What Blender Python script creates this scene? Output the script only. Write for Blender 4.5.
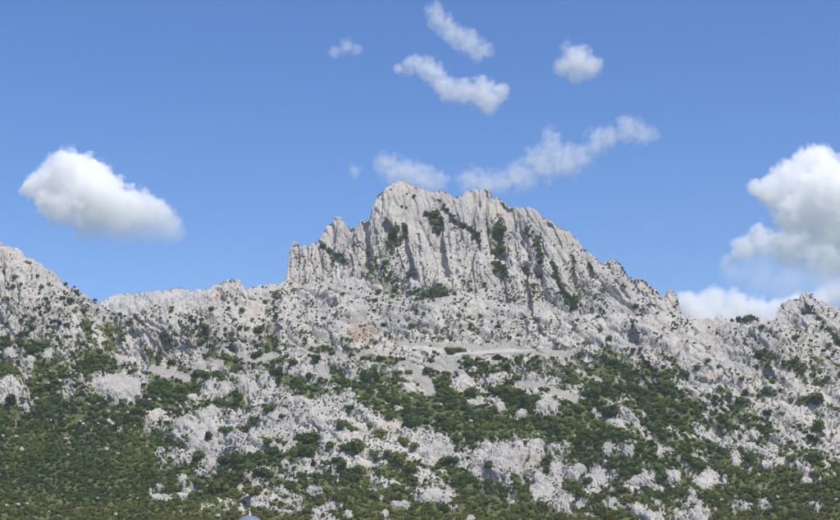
import bpy, bmesh, math, random
import numpy as np
from mathutils import Vector, Matrix

random.seed(7)
RNG = np.random.default_rng(7)
SC = bpy.context.scene
COL = SC.collection
for o in list(bpy.data.objects):
    bpy.data.objects.remove(o)

# ------------------------------------------------------------------ camera
F = 1567.0                      # focal length in photo pixels (840 wide)
PITCH = math.radians(11.3)
CAM = np.array([0.0, 0.0, 1.7])
cam_d = bpy.data.cameras.new('camera')
cam = bpy.data.objects.new('camera', cam_d)
COL.objects.link(cam)
cam.location = CAM
cam.rotation_euler = (math.pi/2 + PITCH, 0, 0)
cam_d.sensor_width = 36.0
cam_d.lens = 36.0*F/840.0
cam_d.clip_start = 0.5
cam_d.clip_end = 60000
SC.camera = cam

# ------------------------------------------------------------------ light
SUN_EL = math.radians(58)
SUN_AZ = math.radians(142)      # clockwise from +Y (north, the view direction)
world = bpy.data.worlds.new('World'); SC.world = world
world.use_nodes = True
wn = world.node_tree.nodes; wl = world.node_tree.links
wn.clear()
wo = wn.new('ShaderNodeOutputWorld'); bg = wn.new('ShaderNodeBackground')
sky = wn.new('ShaderNodeTexSky'); sky.sky_type = 'NISHITA'
sky.sun_disc = False
sky.sun_elevation = SUN_EL; sky.sun_rotation = SUN_AZ
sky.altitude = 900; sky.air_density = 1.0; sky.dust_density = 0.25; sky.ozone_density = 3.0
bg.inputs['Strength'].default_value = 0.113
hs = wn.new('ShaderNodeHueSaturation'); hs.inputs['Saturation'].default_value = 1.29; hs.inputs['Hue'].default_value = 0.511
wl.new(sky.outputs[0], hs.inputs['Color']); wl.new(hs.outputs[0], bg.inputs[0]); wl.new(bg.outputs[0], wo.inputs[0])
sd = bpy.data.lights.new('sun', 'SUN'); sun = bpy.data.objects.new('sun', sd); COL.objects.link(sun)
sd.energy = 4.3; sd.angle = math.radians(0.53); sd.color = (1.0, 0.93, 0.83)
dsun = Vector((math.sin(SUN_AZ)*math.cos(SUN_EL), math.cos(SUN_AZ)*math.cos(SUN_EL), math.sin(SUN_EL)))
sun.rotation_euler = dsun.to_track_quat('Z', 'Y').to_euler()
sun.location = (300, -300, 900)
SC.view_settings.view_transform = 'Standard'
SC.view_settings.look = 'None'
SC.view_settings.exposure = 0.42
SC.view_settings.gamma = 1.0
SC.view_settings.use_curve_mapping = False
SC.render.engine = 'CYCLES'
SC.cycles.use_denoising = True
SC.cycles.max_bounces = 24
SC.cycles.diffuse_bounces = 3
SC.cycles.volume_bounces = 24
SC.cycles.volume_max_steps = 128
SC.cycles.volume_step_rate = 1.0
SC.cycles.use_adaptive_sampling = True
SC.cycles.adaptive_threshold = 0.02

# ------------------------------------------------------------------ ray helpers
cP, sP = math.cos(PITCH), math.sin(PITCH)
def ray(u, v):
    x = (np.asarray(u, float)-420)/F; z = (260-np.asarray(v, float))/F
    return np.stack(np.broadcast_arrays(x, cP - sP*z, sP + cP*z), -1)
def at(u, v, D):
    r = ray(u, v)
    return CAM + r/r[..., 1:2]*np.asarray(D, float)[..., None]
def proj(p):
    q = p - CAM
    f = cP*q[..., 1] + sP*q[..., 2]; up = -sP*q[..., 1] + cP*q[..., 2]
    return 420 + F*q[..., 0]/f, 260 - F*up/f, f

# ------------------------------------------------------------------ numpy noise
def _hash(ix, iy, iz, seed):
    h = (ix.astype(np.uint32)*np.uint32(374761393) + iy.astype(np.uint32)*np.uint32(668265263)
         + iz.astype(np.uint32)*np.uint32(2147483647 & 0x5bd1e995) + np.uint32((seed*1013904223) & 0xffffffff))
    h = (h ^ (h >> np.uint32(13)))*np.uint32(1274126177)
    h = (h ^ (h >> np.uint32(16)))*np.uint32(2246822519)
    return h ^ (h >> np.uint32(15))
def _u01(h): return (h & np.uint32(0xffffff)).astype(np.float32)/np.float32(16777216)
def vnoise(p, seed=0):
    p = p.astype(np.float32)
    i = np.floor(p); f = p - i; i = i.astype(np.int32)
    f = f*f*f*(f*(f*6-15)+10)
    out = 0
    for dx in (0, 1):
        wx = f[:, 0] if dx else 1-f[:, 0]
        for dy in (0, 1):
            wy = f[:, 1] if dy else 1-f[:, 1]
            for dz in (0, 1):
                wz = f[:, 2] if dz else 1-f[:, 2]
                out = out + wx*wy*wz*_u01(_hash(i[:, 0]+dx, i[:, 1]+dy, i[:, 2]+dz, seed))
    return out*2-1
def fbm(p, octv=4, seed=0, gain=0.5, lac=2.03):
    a = 1.0; s = 0; t = 0
    for k in range(octv):
        s = s + a*vnoise(p + 17.3*k, seed+k); t += a
        a *= gain; p = p*lac
    return s/t
def worley(p, seed=0):
    """F1, F2, the random value of the nearest cell and a random facet tilt inside it"""
    p = p.astype(np.float32)
    i = np.floor(p).astype(np.int32); f = p - i
    n_ = len(p)
    F1 = np.full(n_, 9, np.float32); F2 = F1.copy(); H = np.zeros(n_, np.uint32)
    X = np.zeros(n_, np.float32); Y = X.copy(); Z = X.copy()
    for dx in (-1, 0, 1):
        for dy in (-1, 0, 1):
            for dz in (-1, 0, 1):
                h = _hash(i[:, 0]+dx, i[:, 1]+dy, i[:, 2]+dz, seed)
                ox = (h & np.uint32(1023)).astype(np.float32)/1023 + dx - f[:, 0]
                oy = ((h >> np.uint32(10)) & np.uint32(1023)).astype(np.float32)/1023 + dy - f[:, 1]
                oz = ((h >> np.uint32(20)) & np.uint32(1023)).astype(np.float32)/1023 + dz - f[:, 2]
                d = ox*ox + oy*oy + oz*oz
                n = d < F1
                F2 = np.where(n, F1, np.minimum(F2, d))
                H = np.where(n, h, H); X = np.where(n, ox, X); Y = np.where(n, oy, Y); Z = np.where(n, oz, Z)
                F1 = np.where(n, d, F1)
    def rr(k):
        g = (H ^ np.uint32(k*2654435 & 0xffffffff))*np.uint32(2246822519); return _u01(g ^ (g >> np.uint32(15)))
    T = (rr(1)-.5)*X + (rr(2)-.5)*Y + (rr(3)-.5)*Z
    return np.sqrt(F1), np.sqrt(F2), rr(4), T
def sstep(a, b, x):
    t = np.clip((x-a)/(b-a), 0, 1); return t*t*(3-2*t)

# ------------------------------------------------------------------ materials
def mat(name):
    m = bpy.data.materials.new(name); m.use_nodes = True
    nt = m.node_tree; nt.nodes.clear()
    return m, nt, nt.nodes, nt.links
def nd(nt, t, **k):
    n = nt.nodes.new(t)
    for a, b in k.items():
        if a.startswith('i_'):
            n.inputs[a[2:]].default_value = b
        else:
            setattr(n, a, b)
    return n
def mix_col(nt, fac, a, b):
    n = nt.nodes.new('ShaderNodeMix'); n.data_type = 'RGBA'
    for s, v in ((0, fac), (6, a), (7, b)):
        if hasattr(v, 'links'): nt.links.new(v, n.inputs[s])
        elif s == 0: n.inputs[0].default_value = v
        else: n.inputs[s].default_value = (*v, 1)
    return n.outputs[2]
def noise_node(nt, vec, scale, detail=4, rough=0.55, dist=0.0):
    n = nd(nt, 'ShaderNodeTexNoise'); n.inputs['Scale'].default_value = scale
    n.inputs['Detail'].default_value = detail; n.inputs['Roughness'].default_value = rough
    n.inputs['Distortion'].default_value = dist
    nt.links.new(vec, n.inputs['Vector']); return n.outputs[0]
def ramp(nt, x, a, b, lo=0.0, hi=1.0):
    n = nd(nt, 'ShaderNodeMapRange'); n.interpolation_type = 'SMOOTHSTEP'
    n.inputs['From Min'].default_value = a; n.inputs['From Max'].default_value = b
    n.inputs['To Min'].default_value = lo; n.inputs['To Max'].default_value = hi
    nt.links.new(x, n.inputs['Value']); return n.outputs[0]
def mth(nt, op, a, b):
    n = nd(nt, 'ShaderNodeMath', operation=op)
    for s, v in ((0, a), (1, b)):
        if hasattr(v, 'links'): nt.links.new(v, n.inputs[s])
        else: n.inputs[s].default_value = v
    return n.outputs[0]

ROCK_LIGHT = (0.53, 0.50, 0.46)
ROCK_GREY = (0.40, 0.39, 0.37)
def rock_material(name, covered=True):
    m, nt, N, L = mat(name)
    out = nd(nt, 'ShaderNodeOutputMaterial'); b = nd(nt, 'ShaderNodeBsdfPrincipled')
    b.inputs['Roughness'].default_value = 0.92; b.inputs['Specular IOR Level'].default_value = 0.2
    L.new(b.outputs[0], out.inputs[0])
    g = nd(nt, 'ShaderNodeNewGeometry').outputs['Position']
    big = noise_node(nt, g, 0.02, 3); med = noise_node(nt, g, 0.16, 5, 0.6, 0.4); fine = noise_node(nt, g, 0.9, 5, 0.65)
    c = mix_col(nt, ramp(nt, big, 0.38, 0.62), ROCK_GREY, ROCK_LIGHT)
    c = mix_col(nt, ramp(nt, med, 0.35, 0.7, 0.0, 0.55), c, (0.53, 0.50, 0.455))
    # vertical water streaks on the walls
    mp = nd(nt, 'ShaderNodeMapping'); mp.inputs['Scale'].default_value = (0.35, 0.35, 0.03); L.new(g, mp.inputs[0])
    st = noise_node(nt, mp.outputs[0], 1.0, 5, 0.6, 0.3)
    c = mix_col(nt, ramp(nt, st, 0.52, 0.68, 0.0, 0.6), c, (0.24, 0.245, 0.26))
    # lichen specks and solution pits
    c = mix_col(nt, ramp(nt, fine, 0.54, 0.70, 0.0, 0.7), c, (0.2, 0.195, 0.18))
    # iron stain, warm
    wn_ = noise_node(nt, g, 0.035, 4, 0.6, 0.5)
    c = mix_col(nt, ramp(nt, wn_, 0.56, 0.72, 0.0, 0.45), c, (0.50, 0.39, 0.27))
    if covered:
        def attr(n): 
            a = nd(nt, 'ShaderNodeAttribute', attribute_name=n); return a.outputs['Fac']
        sc_ = mix_col(nt, ramp(nt, fine, 0.3, 0.7), (0.30, 0.285, 0.26), (0.39, 0.37, 0.335))
        c = mix_col(nt, attr('scree'), c, sc_)
        c = mix_col(nt, attr('scar'), c, (0.46, 0.36, 0.30))
        gr = mix_col(nt, ramp(nt, med, 0.35, 0.65), (0.06, 0.088, 0.022), (0.13, 0.14, 0.042))
        gr = mix_col(nt, ramp(nt, fine, 0.52, 0.62, 0.0, 0.35), gr, (0.26, 0.23, 0.17))
        c = mix_col(nt, attr('cover'), c, gr)
    L.new(c, b.inputs['Base Color'])
    vo = nd(nt, 'ShaderNodeTexVoronoi', feature='DISTANCE_TO_EDGE'); vo.inputs['Scale'].default_value = 0.8
    L.new(g, vo.inputs['Vector'])
    h = mth(nt, 'ADD', mth(nt, 'MULTIPLY', ramp(nt, vo.outputs[0], 0.0, 0.25), 0.5), fine)
    bp = nd(nt, 'ShaderNodeBump'); bp.inputs['Strength'].default_value = 0.9; bp.inputs['Distance'].default_value = 0.8
    L.new(h, bp.inputs['Height']); L.new(bp.outputs[0], b.inputs['Normal'])
    return m
M_ROCK = rock_material('limestone_slope')
M_STONE = rock_material('limestone_block', False)

def foliage_material(name, c1, c2, c3, low):
    m, nt, N, L = mat(name)
    out = nd(nt, 'ShaderNodeOutputMaterial')
    d = nd(nt, 'ShaderNodeBsdfDiffuse'); t = nd(nt, 'ShaderNodeBsdfTranslucent'); mx = nd(nt, 'ShaderNodeMixShader')
    mx.inputs[0].default_value = 0.22
    g = nd(nt, 'ShaderNodeNewGeometry').outputs['Position']
    oi = nd(nt, 'ShaderNodeObjectInfo').outputs['Random']
    c = mix_col(nt, ramp(nt, oi, 0.0, 1.0), c1, c2)
    n = noise_node(nt, g, 0.02, 3, 0.6)
    c = mix_col(nt, ramp(nt, n, 0.5, 0.66, 0, 0.7), c, c3)
    # the lowest slope nearest the valley carries drier, browner scrub
    sx = nd(nt, 'ShaderNodeSeparateXYZ'); L.new(g, sx.inputs[0])
    n2 = noise_node(nt, g, 0.05, 3, 0.6)
    f = mth(nt, 'MULTIPLY', ramp(nt, sx.outputs[1], 905, 990, 1.0, 0.0), ramp(nt, n2, 0.4, 0.6, 0.25, 1.0))
    c = mix_col(nt, f, c, low)
    L.new(c, d.inputs[0]); L.new(c, t.inputs[0])
    L.new(d.outputs[0], mx.inputs[1]); L.new(t.outputs[0], mx.inputs[2]); L.new(mx.outputs[0], out.inputs[0])
    return m
M_LEAF = foliage_material('evergreen_foliage', (0.034, 0.060, 0.021), (0.108, 0.155, 0.038), (0.16, 0.19, 0.042), (0.145, 0.142, 0.034))

def plain(name, col, rough=0.7, metal=0.0, var=0.12, scale=2.0):
    m, nt, N, L = mat(name)
    out = nd(nt, 'ShaderNodeOutputMaterial'); b = nd(nt, 'ShaderNodeBsdfPrincipled')
    b.inputs['Roughness'].default_value = rough; b.inputs['Metallic'].default_value = metal
    tc = nd(nt, 'ShaderNodeTexCoord').outputs['Object']
    n = noise_node(nt, tc, scale, 5)
    c = mix_col(nt, n, tuple(x*(1-var) for x in col), tuple(min(1, x*(1+var)) for x in col))
    L.new(c, b.inputs['Base Color']); L.new(b.outputs[0], out.inputs[0])
    return m
M_LEAD = plain('blue_grey_sheet_metal', (0.15, 0.175, 0.235), 0.5, 0.0, 0.15, 3)
M_CREAM = plain('cream_stone', (0.62, 0.58, 0.48), 0.7)
M_PLASTER = plain('white_plaster', (0.7, 0.68, 0.62), 0.85)
M_GILT = plain('gilded_metal', (0.75, 0.55, 0.22), 0.35, 0.6)
M_DARK = plain('dark_glass', (0.03, 0.035, 0.04), 0.2)
M_WOOD = plain('brown_wood', (0.16, 0.09, 0.05), 0.6)
M_ROAD = plain('gravel_road', (0.36, 0.345, 0.315), 0.95, 0, 0.14, 0.5)

def tag(o, label=None, cat=None, group=None, kind=None):
    if label: o['label'] = label
    if cat: o['category'] = cat
    if group: o['group'] = group
    if kind: o['kind'] = kind
    return o

# ------------------------------------------------------------------ cover raster read off the slope (0 bare rock .. 9 closed scrub), 20 x 10 px cells
ROWS = {
250: '000000000000000000000000000000000000000000',
260: '111000000000000000000000000000000000000000',
270: '111100000000000000000000000000000000000000',
280: '101100000000000000000000000000000000000000',
290: '001110000000010010234420010010001000000000',
300: '002221020001100011210100000001100000000001',
310: '012233212001110010110111100110010000200001',
320: '132255311341240110231013200111100100121002',
330: '352236303244452211231321122111122101121111',
340: '564435213235352322321221221122221111222122',
350: '566688242125244423443422323354532111224323',
360: '837699554426432335356364444366763422223544',
370: '767797355658436374654566463357566521333224',
380: '356482198845355776743743744356777632433123',
390: '467482197947676633688797696626749954443252',
400: '679797688799846747646896687457444793433333',
410: '799898865645612148665888689566434775444222',
420: '899886636223022325537599999985745363443444',
430: '999999774733124335552349888998876653244433',
440: '999898897324274712456235336557556686542632',
450: '999999873618765415247336411656665546564664',
460: '999999996625763243457566215874875535744566',
470: '999999979767266875674758743537485634488745',
480: '999999988356387565166568666286746768989978',
490: '999999957667448888896249658436576847899887',
500: '799999999943465846975689987646565657557977',
510: '989998999888586548978869998568884355668878',
}
RK = np.array([[int(c) for c in (ROWS[k]+'5'*42)[:42]] for k in sorted(ROWS)], float)/9.0
def raster(u, v):
    x = np.clip(u/20-0.5, 0, 40.999); y = np.clip((v-250)/10-0.5, 0, len(RK)-1.001)
    i = x.astype(int); j = y.astype(int); fx = x-i; fy = y-j
    return (RK[j, i]*(1-fx)*(1-fy)+RK[j, i+1]*fx*(1-fy)+RK[j+1, i]*(1-fx)*fy+RK[j+1, i+1]*fx*fy)

def seg_dist(u, v, pts):
    d = np.full(np.shape(u), 1e9); 
    for (a, b), (c, e) in zip(pts[:-1], pts[1:]):
        dx, dy = c-a, e-b; L2 = dx*dx+dy*dy+1e-9
        t = np.clip(((u-a)*dx+(v-b)*dy)/L2, 0, 1)
        d = np.minimum(d, np.hypot(u-a-t*dx, v-b-t*dy))
    return d
# scree fans, benches and the road cut: polylines with half width in px
SCREE = [([(152,366),(170,371),(188,377)],3.5),([(196,366),(220,361)],4),([(398,340),(440,342),(470,345),(512,345)],3.0),
 ([(432,358),(470,353),(528,350),(570,352)],3.2),([(432,362),(455,364)],4.5),([(410,370),(424,378),(430,388)],6),([(404,362),(416,372)],4),
 ([(512,381),(545,387),(577,399)],3.2),([(560,392),(574,398)],4),([(236,355),(262,358),(276,352)],3),([(320,367),(326,374)],5),
 ([(300,352),(350,355),(370,350)],2.5),([(338,316),(352,322),(362,318)],2.5),([(578,368),(600,378)],2.5)]
SCAR = [([(353,330),(366,331)],6),([(64,440),(70,441)],2),([(104,448),(122,450)],1.8),([(205,303),(214,297),(228,293)],1.2),([(80,437),(84,439)],1.5)]
OUTC = [  # rocky outcrops standing out of the scrub: u, v, half width, half height
 (113,385,25,13,30),(503,455,15,13,50),(491,463,9,8,50),(481,470,9,6,30),(541,490,11,12,40),(532,451,5,9,55),(537,443,7,4,20),(432,495,11,6,5),(556,468,7,7,50),
 (453,507,5,2,0),(471,518,5,2.5,0),(7,386,9,9,30),(26,407,3.5,4,0),(211,410,7,5,10),(209,386,5,7,-40),(224,388,6,7,40),(193,397,8,3,10),(231,372,4,4,0),(244,381,6,5,20),(464,381,10,8,40),
 (492,378,8,5,10),(501,406,6,4.5,10),(522,413,7,4,20),(474,402,7,3,30),(546,404,9,9,40),(607,447,6,6,45),(628,448,6,7,-30),(660,452,4,6,80),(579,467,7,4,40),(594,478,10,8,45),
 (612,470,4,2.5,20),(564,500,8,8,40),(612,501,4,6,60),(638,509,8,5,35),(650,515,8,4,30),(673,475,8,7,40),(637,481,9,5,25),(710,476,9,7,20),(707,482,13,5,10),(180,424,8,7,-30),(157,414,10,5,-10),
 (28,359,7,3,0),(9,352,5,4,0),(48,353,6,4,-20),(123,356,8,5,0),(160,486,5,2,0),(159,496,8,2,0),(182,495,6,2,5),(181,477,6,2.2,-10),(745,507,5,3,0),(764,502,5,4,0),(317,513,5,6,0),(348,513,4,3,10),
 (380,497,4,2,0),(399,503,8,3,20),(384,513,4,3,0),(313,489,8,3,10),(735,461,4,4,20),(817,508,3,4,0),(698,508,4,5,50),(768,466,8,3,20),(806,480,6,3,25)]
def mask_poly(u, v, lst, n):
    m = np.zeros(np.shape(u))
    for pts, w in lst:
        m = np.maximum(m, sstep(1.35, 0.75, seg_dist(u, v, pts)/w + 0.35*n))
    return m

# ------------------------------------------------------------------ sheets of terrain
def pick(xs, ys, x): return np.interp(x, xs, ys)
def norm_grid(P):
    du = np.gradient(P, axis=1); dv = np.gradient(P, axis=0)
    n = np.cross(dv, du); n /= np.linalg.norm(n, axis=-1, keepdims=True)+1e-9
    s = np.sign(np.sum(n*(CAM-P), -1, keepdims=True)+1e-9)
    return n
def grid_mesh(name, P, material, attrs):
    nr, nc, _ = P.shape
    me = bpy.data.meshes.new(name)
    me.vertices.add(nr*nc); me.vertices.foreach_set('co', P.reshape(-1).astype(np.float32))
    idx = np.arange(nr*nc).reshape(nr, nc)
    q = np.stack([idx[:-1, :-1], idx[1:, :-1], idx[1:, 1:], idx[:-1, 1:]], -1).reshape(-1, 4)
    me.loops.add(q.size); me.loops.foreach_set('vertex_index', q.reshape(-1).astype(np.int32))
    me.polygons.add(len(q)); me.polygons.foreach_set('loop_start', (np.arange(len(q))*4).astype(np.int32))
    me.update(calc_edges=True)
    me.polygons.foreach_set('use_smooth', np.ones(len(q), bool))
    for k, a in attrs.items():
        at_ = me.attributes.new(k, 'FLOAT', 'POINT'); at_.data.foreach_set('value', a.reshape(-1).astype(np.float32))
    me.materials.append(material)
    o = bpy.data.objects.new(name, me); COL.objects.link(o)
    return o

def rock_relief(p, dip, lump=(22, 7, 2.6), amp=(4.0, 2.0, 0.85), st=2.1, crack=1.0, ys=0.35):
    """craggy limestone: tilted, fissured blocks at several sizes, drawn out along the dip of the beds"""
    ca, sa = np.cos(dip), np.sin(dip)
    L_ = ca*p[:, 0] - sa*p[:, 2]; W_ = sa*p[:, 0] + ca*p[:, 2]
    warp = np.stack([fbm(p/25, 2, 11), fbm(p/25+50, 2, 12), fbm(p/25+90, 2, 13)], -1)*(5 if st < 3 else 2.2)
    ck = np.zeros(len(p))
    q = np.stack([L_/st, W_, p[:, 1]*ys], -1) + warp
    d = np.zeros(len(p))
    for k, (s, a) in enumerate(zip(lump, amp)):
        f1, f2, r, T = worley(q/s + 3.1*k, 20+k)
        e = f2-f1
        open_ = sstep(-0.25, 0.35, vnoise(p/(s*2.5)+k*7.7, 50+k))     # fissures come and go
        g_ = (0.35+0.65*open_)*np.exp(-(e/0.13)**2)
        if k in (1, 2): ck = np.maximum(ck, g_)
        d += a*(1.1*(r-0.5) + 1.7*T + 0.25*(0.5-f1) - crack*(0.35+0.65*open_)*0.8*np.exp(-(e/0.11)**2))
        q = q + np.stack([vnoise(p/s*1.5, 30+k), vnoise(p/s*1.5+9, 33+k), vnoise(p/s*1.5+5, 36+k)], -1)*s*0.14
    return d, ck

def build_sheet(name, u_lo, u_hi, du, crest, vbot, rows, depth_fn, dip_fn, back, lump, amp, cover_on, grooves=(), cov_extra=None, step_out=None, st=2.5, crack=1.4):
    us = np.arange(u_lo, u_hi+1e-6, du)
    cx = np.array(crest, float)
    cv = np.interp(us, cx[:, 0], cx[:, 1])
    s = np.linspace(0, 1, rows)[:, None]
    U = np.broadcast_to(us, (rows, len(us)))
    V = cv[None]+(vbot-cv[None])*s
    D = depth_fn(U, V)
    P = at(U, V, D)
    # far side of the ridge
    top = P[0]
    B = []
    for k in range(back, 0, -1):
        x = k*k*0.35+k*0.6
        bp_ = top.copy(); r = top.copy(); r[:, 2] = 0; r /= np.linalg.norm(r, axis=1, keepdims=True)
        bp_ += r*x; bp_[:, 2] -= x*0.25 + 0.012*x*x
        B.append(bp_)
    P = np.concatenate([np.stack(B), P], 0)
    U2 = np.concatenate([np.broadcast_to(us, (back, len(us))), U]); V2 = np.concatenate([np.broadcast_to(cv, (back, len(us))), V])
    n = norm_grid(P)
    sh = P.shape[:2]
    p = P.reshape(-1, 3)
    # broad relief first
    big = fbm(p/70, 3, 5)*9 + fbm(p/28, 3, 8)*3.2
    if step_out is not None: big = big*step_out(U2, V2).reshape(-1)
    edge = np.minimum(1, (sstep(0, 14, (V2-cv[None])).reshape(-1)*0.75+0.25))
    p1 = p + n.reshape(-1, 3)*(big*edge)[:, None]
    g = np.zeros(sh)
    for pts, w, dep in grooves:
        g -= (dep if cover_on else 0.62*dep)*np.exp(-(seg_dist(U2, V2, pts)/(w*0.85))**2)
    gv = ray(U2, V2); gv /= np.linalg.norm(gv, axis=-1, keepdims=True)
    p1 = p1 - (gv*g[..., None]).reshape(-1, 3)
    pu, pv, _ = proj(p1)
    nse = fbm(p1*np.array([1, 0.5, 1.7])/9, 4, 61, 0.6)
    if cover_on:
        S = raster(pu, pv)
        dd = dip_fn(pu, pv)
        ca, sa = np.cos(dd), np.sin(dd)
        q = np.stack([(ca*p1[:, 0]-sa*p1[:, 2])/17, (sa*p1[:, 0]+ca*p1[:, 2])/6.0, p1[:, 1]/48], -1)
        n2 = fbm(q, 3, 71, 0.6)
        n3 = fbm(q*np.array([2.8, 2.8, 5.0])+5, 3, 75, 0.7)
        x = S + 0.58*n2 + 0.58*n3 - 0.515
        PAVE = [([(205,425),(250,408),(300,402),(345,403)],11,.42),([(180,455),(230,440),(300,425),(390,430)],13,.42),([(345,410),(385,430),(415,455),(425,470)],12,.4),([(300,470),(360,460),(380,480)],9,.3),
                ([(225,497),(250,502)],4,.3),([(190,473),(230,470)],3,.3),([(282,490),(298,500)],7,.3),([(425,440),(455,465)],9,.3),([(422,495),(450,500)],5,.3),([(720,380),(840,420)],16,.10)]
        for pl_, w_, a_ in PAVE: x -= a_*np.exp(-(seg_dist(pu, pv, pl_)/w_)**2)
        for a_, b_, w_, h_, t_ in OUTC:
            near = np.abs(pu-a_) < 3*w_
            x[near] -= 0.55*np.exp(-(((pu[near]-a_)/(w_*1.25))**2+((pv[near]-b_)/(h_*1.25))**2))
        cover = sstep(-0.035, 0.035, x)
        scree = mask_poly(pu, pv, SCREE, nse); scar = mask_poly(pu, pv, SCAR, nse)
        cover = cover*(1-np.maximum(scree, scar)); calm = np.zeros(len(pu))
        for pl_, w_ in SCREE: calm = np.maximum(calm, sstep(2.0, 1.0, seg_dist(pu, pv-1.5, pl_)/w_))
    else:
        cover = np.zeros(len(p1)); scree = np.zeros(len(p1)); scar = np.zeros(len(p1)); x = cover-1
        if cov_extra is not None: cover = cov_extra(pu, pv, nse); 
    rel, ck = rock_relief(p1, dip_fn(pu, pv), lump, amp, st, crack)
    if cover_on: rel = rel*np.interp(pv, [345, 400], [1, 0.68])
    rd = 1-np.abs(fbm(p1/5.5, 3, 95, 0.6))*2.6
    fine = fbm(p1/1.5, 3, 91)*0.4 - 0.5*np.clip(rd, 0, 1)**3*(1 if cover_on else .7)
    dd_ = dip_fn(pu, pv); ca_, sa_ = np.cos(dd_), np.sin(dd_)
    L2 = ca_*p1[:, 0]-sa_*p1[:, 2]; W2 = sa_*p1[:, 0]+ca_*p1[:, 2]
    ql = np.stack([L2/(26 if not cover_on else 12), (W2+0.35*p1[:, 1])/2.3, p1[:, 1]/(9 if not cover_on else 22)], -1)
    sl = vnoise(ql+(0.5 if cover_on else 0.25)*np.stack([vnoise(p1/7, 5)]*3, -1), 81)
    fine = fine + (0.85*(1-np.abs(sl)*2.2)*-0.5)*(0.55 if not cover_on else 0.7)
    crestw = (0.45+0.55*sstep(0, 16, (V2-cv[None]))).reshape(-1)
    rel = rel*crestw
    rk = (1-cover)*(1-0.92*(np.maximum(scree, calm) if cover_on else 0))
    d = rel*(0.25+0.75*rk) + fine*(0.4+rk) + rk*1.3*sstep(0.0, 0.3, -x)*(1 if cover_on else 0) - 0.3
    n1 = norm_grid(p1.reshape(sh+(3,))).reshape(-1, 3)
    p2 = p1 + n1*(d)[:, None]
    o = grid_mesh(name, p2.reshape(sh+(3,)), M_ROCK, {'cover': cover, 'scree': scree, 'scar': scar})
    tag(o, kind='structure')
    return o, p2.reshape(sh+(3,)), (cover-2*(scree > 0.4)).reshape(sh), back, ck.reshape(sh)

# ---- crest lines (photo px) and depths
C_FRONT = [(-150,205),(-60,222),(0,244),(12,250),(22,255),(33,259),(45,268),(58,277),(70,285),(84,293),(97,300),(110,309),(125,314),(137,314),(144,309),(152,307),(162,306),(172,309),
 (180,313),(188,312),(198,308),(206,303),(213,289),(219,283),(222,281),(226,283),(230,279),(236,279),(241,284),(247,288),(254,287),(262,284),(272,283),(282,282),(290,282),(300,284),(330,282),
 (352,280),(380,288),(402,297),(430,299),(448,300),(470,294),(482,289),(490,289),(500,296),(515,306),(528,315),(535,316),(545,311),(556,309),(580,310),(610,311),(640,313),(670,315),(690,318),
 (700,319),(708,317),(714,319),(718,314),(723,316),(730,319),(745,317),(760,317),(770,318),(776,318),(779,309),(783,302),(789,299),(796,299),(800,301),(801,294),(806,294),(811,298),(816,303),(824,303),(831,304),(838,310),(850,314),(900,318),(990,345)]
def d_front(U, V):
    D = np.interp(V, [200,244,280,300,330,360,400,440,480,520,540,580], [1395,1325,1262,1230,1178,1126,1072,1020,966,905,870,800])
    def blob(u0, v0, su, sv, a): return a*np.exp(-((U-u0)/su)**2-((V-v0)/sv)**2)
    D = D + blob(0, 290, 75, 50, -60) + blob(112, 318, 22, 30, 30) + blob(185, 325, 40, 22, -18) + blob(800, 310, 40, 30, -12)
    D = D + blob(320, 440, 110, 50, -28) + blob(480, 300, 30, 18, -16) + blob(570, 318, 60, 14, -14) + blob(430, 315, 30, 16, -10)
    D = D + blob(113, 385, 24, 12, -14) + blob(500, 456, 20, 12, -8) + blob(640, 330, 30, 30, -14) + blob(60, 470, 90, 50, 12)
    # the road bench
    return D
def dip_front(pu, pv):
    return np.radians(np.interp(pu, [0, 100, 250, 380, 480, 600, 700, 840], [40, 30, 22, 28, 38, 45, 52, 50]))
G_FRONT = [([(801,300),(806,312),(818,322),(840,345)],3.0,7),([(778,314),(781,308)],2.5,2),([(740,335),(756,350),(770,372)],3,6),([(632,320),(636,345),(652,370)],3,8),
 ([(430,270),(432,300),(430,318)],2,3),([(534,318),(545,332),(555,345)],3,5),([(196,316),(203,330),(200,345)],4,7),([(228,322),(232,335),(232,350)],4,6),([(276,292),(276,320),(272,345)],3.5,7),
 ([(178,308),(180,340)],2,5),([(650,325),(700,350)],2,3),([(560,350),(620,365),(700,410)],5,6),([(700,340),(720,362)],2,4),([(460,318),(470,330)],2,3),([(700,395),(760,432),(800,470)],4,4)]

C_SUM = [(268,330),(284,300),(287,285),(288,266),(290,250),(291,243),(294,241),(298,243),(301,249),(304,245),(309,246),(313,243),(317,238),(320,236),(324,229),(328,225),(332,219),(336,217),(340,217),
 (343,220),(347,226),(352,225),(357,225),(360,220),(363,218),(365,222),(370,217),(372,212),(373,203),(376,194),(381,188),(386,187),(391,184),(396,182),(402,180),(409,181),(413,184),(418,185),(423,188),(430,191),(437,188),(443,187),(450,191),
 (456,195),(462,195),(466,190),(472,188),(477,189),(484,187),(489,189),(491,195),(497,195),(502,196),(507,200),(514,206),(521,207),(530,208),(538,213),(546,216),(554,220),(561,226),(570,231),(577,238),(586,248),(594,255),(601,261),
 (605,263),(608,260),(611,258),(617,259),(622,265),(628,273),(632,279),(638,277),(645,278),(652,283),(658,288),(663,296),(666,291),(671,289),(676,291),(678,298),(680,308),(684,318),(692,335)]
def d_sum(U, V):
    return 1318 + np.interp(V, [180, 215, 300, 345], [105, 60, 0, -40]) + np.minimum(0.0011*(U-440)**2, 22+0.16*np.maximum(0, U-580)) - 14*np.exp(-((U-385)/20)**2-((V-215)/30)**2) - 12*np.exp(-((U-560)/50)**2-((V-260)/40)**2)
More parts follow.
